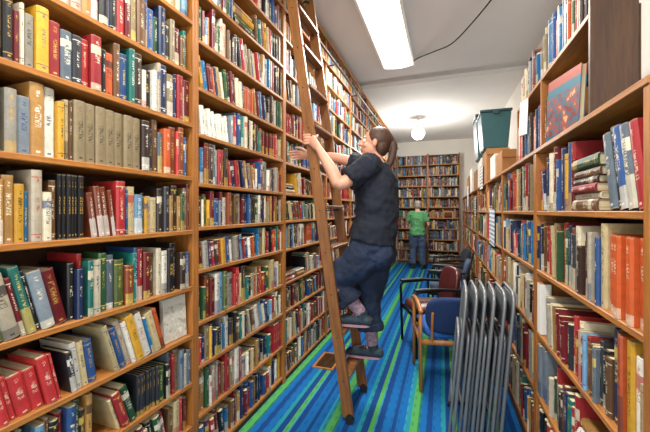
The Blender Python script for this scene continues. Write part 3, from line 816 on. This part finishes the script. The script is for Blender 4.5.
handl=dict(palm=rp(.012,-.029,-.002),w=rail_dir,
  fingers=[[rp(.008,-.027,k),rp(-.022,-.0255,k+.002),rp(-.046,-.018,k+.002),rp(-.048,.008-abs(i-1.2)*.004,k)] for i,k in enumerate((.033,.012,-.009,-.029))],
  thumb=[rp(.035,-.03,.0),rp(.049,-.008,.022),rp(.048,.016,.036)])
pr=V((-1.115,2.562,1.895)); wv=V((0,-.5,.87)).normalized()
def fr(o,Ls,dn): 
    a=pr+wv*o; d=V((-.985,-.06,.02)).normalized()
    return [a,a+d*Ls*.45+wv*o*.18,a+d*Ls*.78+wv*o*.25+V((0,-dn*.4,-dn*.3)),a+d*Ls+wv*o*.25+V((0,-dn*.8,-dn*.7))]
handr=dict(palm=pr,w=wv,fingers=[fr(.029,.092,.014),fr(.010,.104,.012),fr(-.010,.098,.014),fr(-.028,.080,.016)],
  thumb=[pr+V((.05,0,.008))+wv*.02,pr+V((.015,-.02,.02))+wv*.035,pr+V((-.025,-.03,.015))+wv*.045])
J1=dict(head=(-.465,2.40,1.915),neck=(-.458,2.41,1.80),chest=(-.455,2.41,1.60),waist=(-.45,2.41,1.38),pelvis=(-.485,2.41,1.17),
 sh_l=(-.475,2.235,1.735),el_l=(-.64,2.115,1.605),wr_l=tuple(rp(.068,-.052,-.075)),
 sh_r=(-.50,2.56,1.745),el_r=(-.765,2.565,1.845),wr_r=(-1.035,2.568,1.89),
 hip_l=(-.50,2.32,1.12),kn_l=(-.725,2.30,.93),an_l=(-.545,2.325,.705),to_l=(-.68,2.315,.645),
 hip_r=(-.48,2.50,1.10),kn_r=(-.535,2.50,.75),an_r=(-.50,2.50,.415),to_r=(-.64,2.495,.355))
person(dict(J=J1,lat=(0,1,0),front=(-1,0,0),girth=1.08,origin=O1,vox=.006,hf=(-.97,-.14,.14),hu=(0.1,0,1),bust=True,pony=True,hem=.045,
 label='person in navy t-shirt and jeans climbing ladder, reaching for books',
 hand_l=handl,hand_r=handr,shirt=shirt_mat('navy_tshirt','171d2b',(-.15,-.14,1.24,.06,.09,.075)),pants=denim('dark_denim','0c1626','1b2c4a'),cuff_l=.62,cuff_r=.62,
 sock=mat_plain('pink_grey_sock',hx('8d7584'),.8,0,.45,40),sole_l=.6115,sole_r=.3215,shoe=mat_plain('dark_sneaker',hx('22343f'),.7,0,.5,50),solem=paint('pale_pink_sole','a7808c',rough=.6),lace=paint('pink_lace','c85a7c',rough=.7),
 hair=hair_mat('brown_hair','2c1a12','5d3a26')))
bx,by=-.60,8.62
def P2(x,y,z): return (bx+x,by+y,z)
def simplehand(w,d,wv,tv):
    w=V(w);d=V(d).normalized();wv=V(wv).normalized()
    p=w+d*.075
    cur=V(tv)
    return dict(palm=p,w=wv,fingers=[[p+wv*o,p+wv*o+d*l*.5,p+wv*o+d*l*.8+cur*.012,p+wv*o+d*l*.95+cur*.03] for o,l in ((.029,.08),(.01,.09),(-.01,.085),(-.028,.068))],
      thumb=[w+d*.03+wv*.025,w+d*.06+wv*.048,w+d*.09+wv*.055])
J2=dict(head=P2(0,.03,1.565),neck=P2(0,0,1.44),chest=P2(0,0,1.24),waist=P2(0,0,1.05),pelvis=P2(0,-.01,.88),
 sh_l=P2(-.175,0,1.355),el_l=P2(-.245,.05,1.11),wr_l=P2(-.20,.26,1.16),
 sh_r=P2(.175,0,1.355),el_r=P2(.26,-.02,1.10),wr_r=P2(.22,.14,.93),
 hip_l=P2(-.09,0,.84),kn_l=P2(-.105,.02,.46),an_l=P2(-.11,-.02,.095),to_l=P2(-.13,.12,.035),
 hip_r=P2(.09,0,.84),kn_r=P2(.115,.0,.46),an_r=P2(.125,-.03,.095),to_r=P2(.16,.11,.035))
person(dict(J=J2,lat=(1,0,0),front=(0,1,0),girth=1.0,arm=.82,origin=V((bx,by,0)),vox=.009,hf=(-.15,.97,-.15),hu=(0,.1,1),hem=-.05,
 label='person with short grey hair in green t-shirt browsing end shelves',
 hand_l=simplehand(P2(-.20,.26,1.16),(.15,.9,.3),(0,-.3,1),(.5,0,0)),hand_r=simplehand(P2(.22,.14,.93),(-.1,.6,-.7),(0,.7,.6),(-1,0,0)),
 shirt=shirt_mat('green_tshirt','5a9f68'),pants=denim('blue_denim','2a3a52','4b5f7c'),cuff_l=.93,cuff_r=.93,sole_l=.0,sole_r=.0,
 shoe=mat_plain('dark_shoe',hx('2b2622'),.6,0,.2,40),solem=BLACK,lace=BLACK,hair=hair_mat('grey_hair','6d665e','b3aca3')))
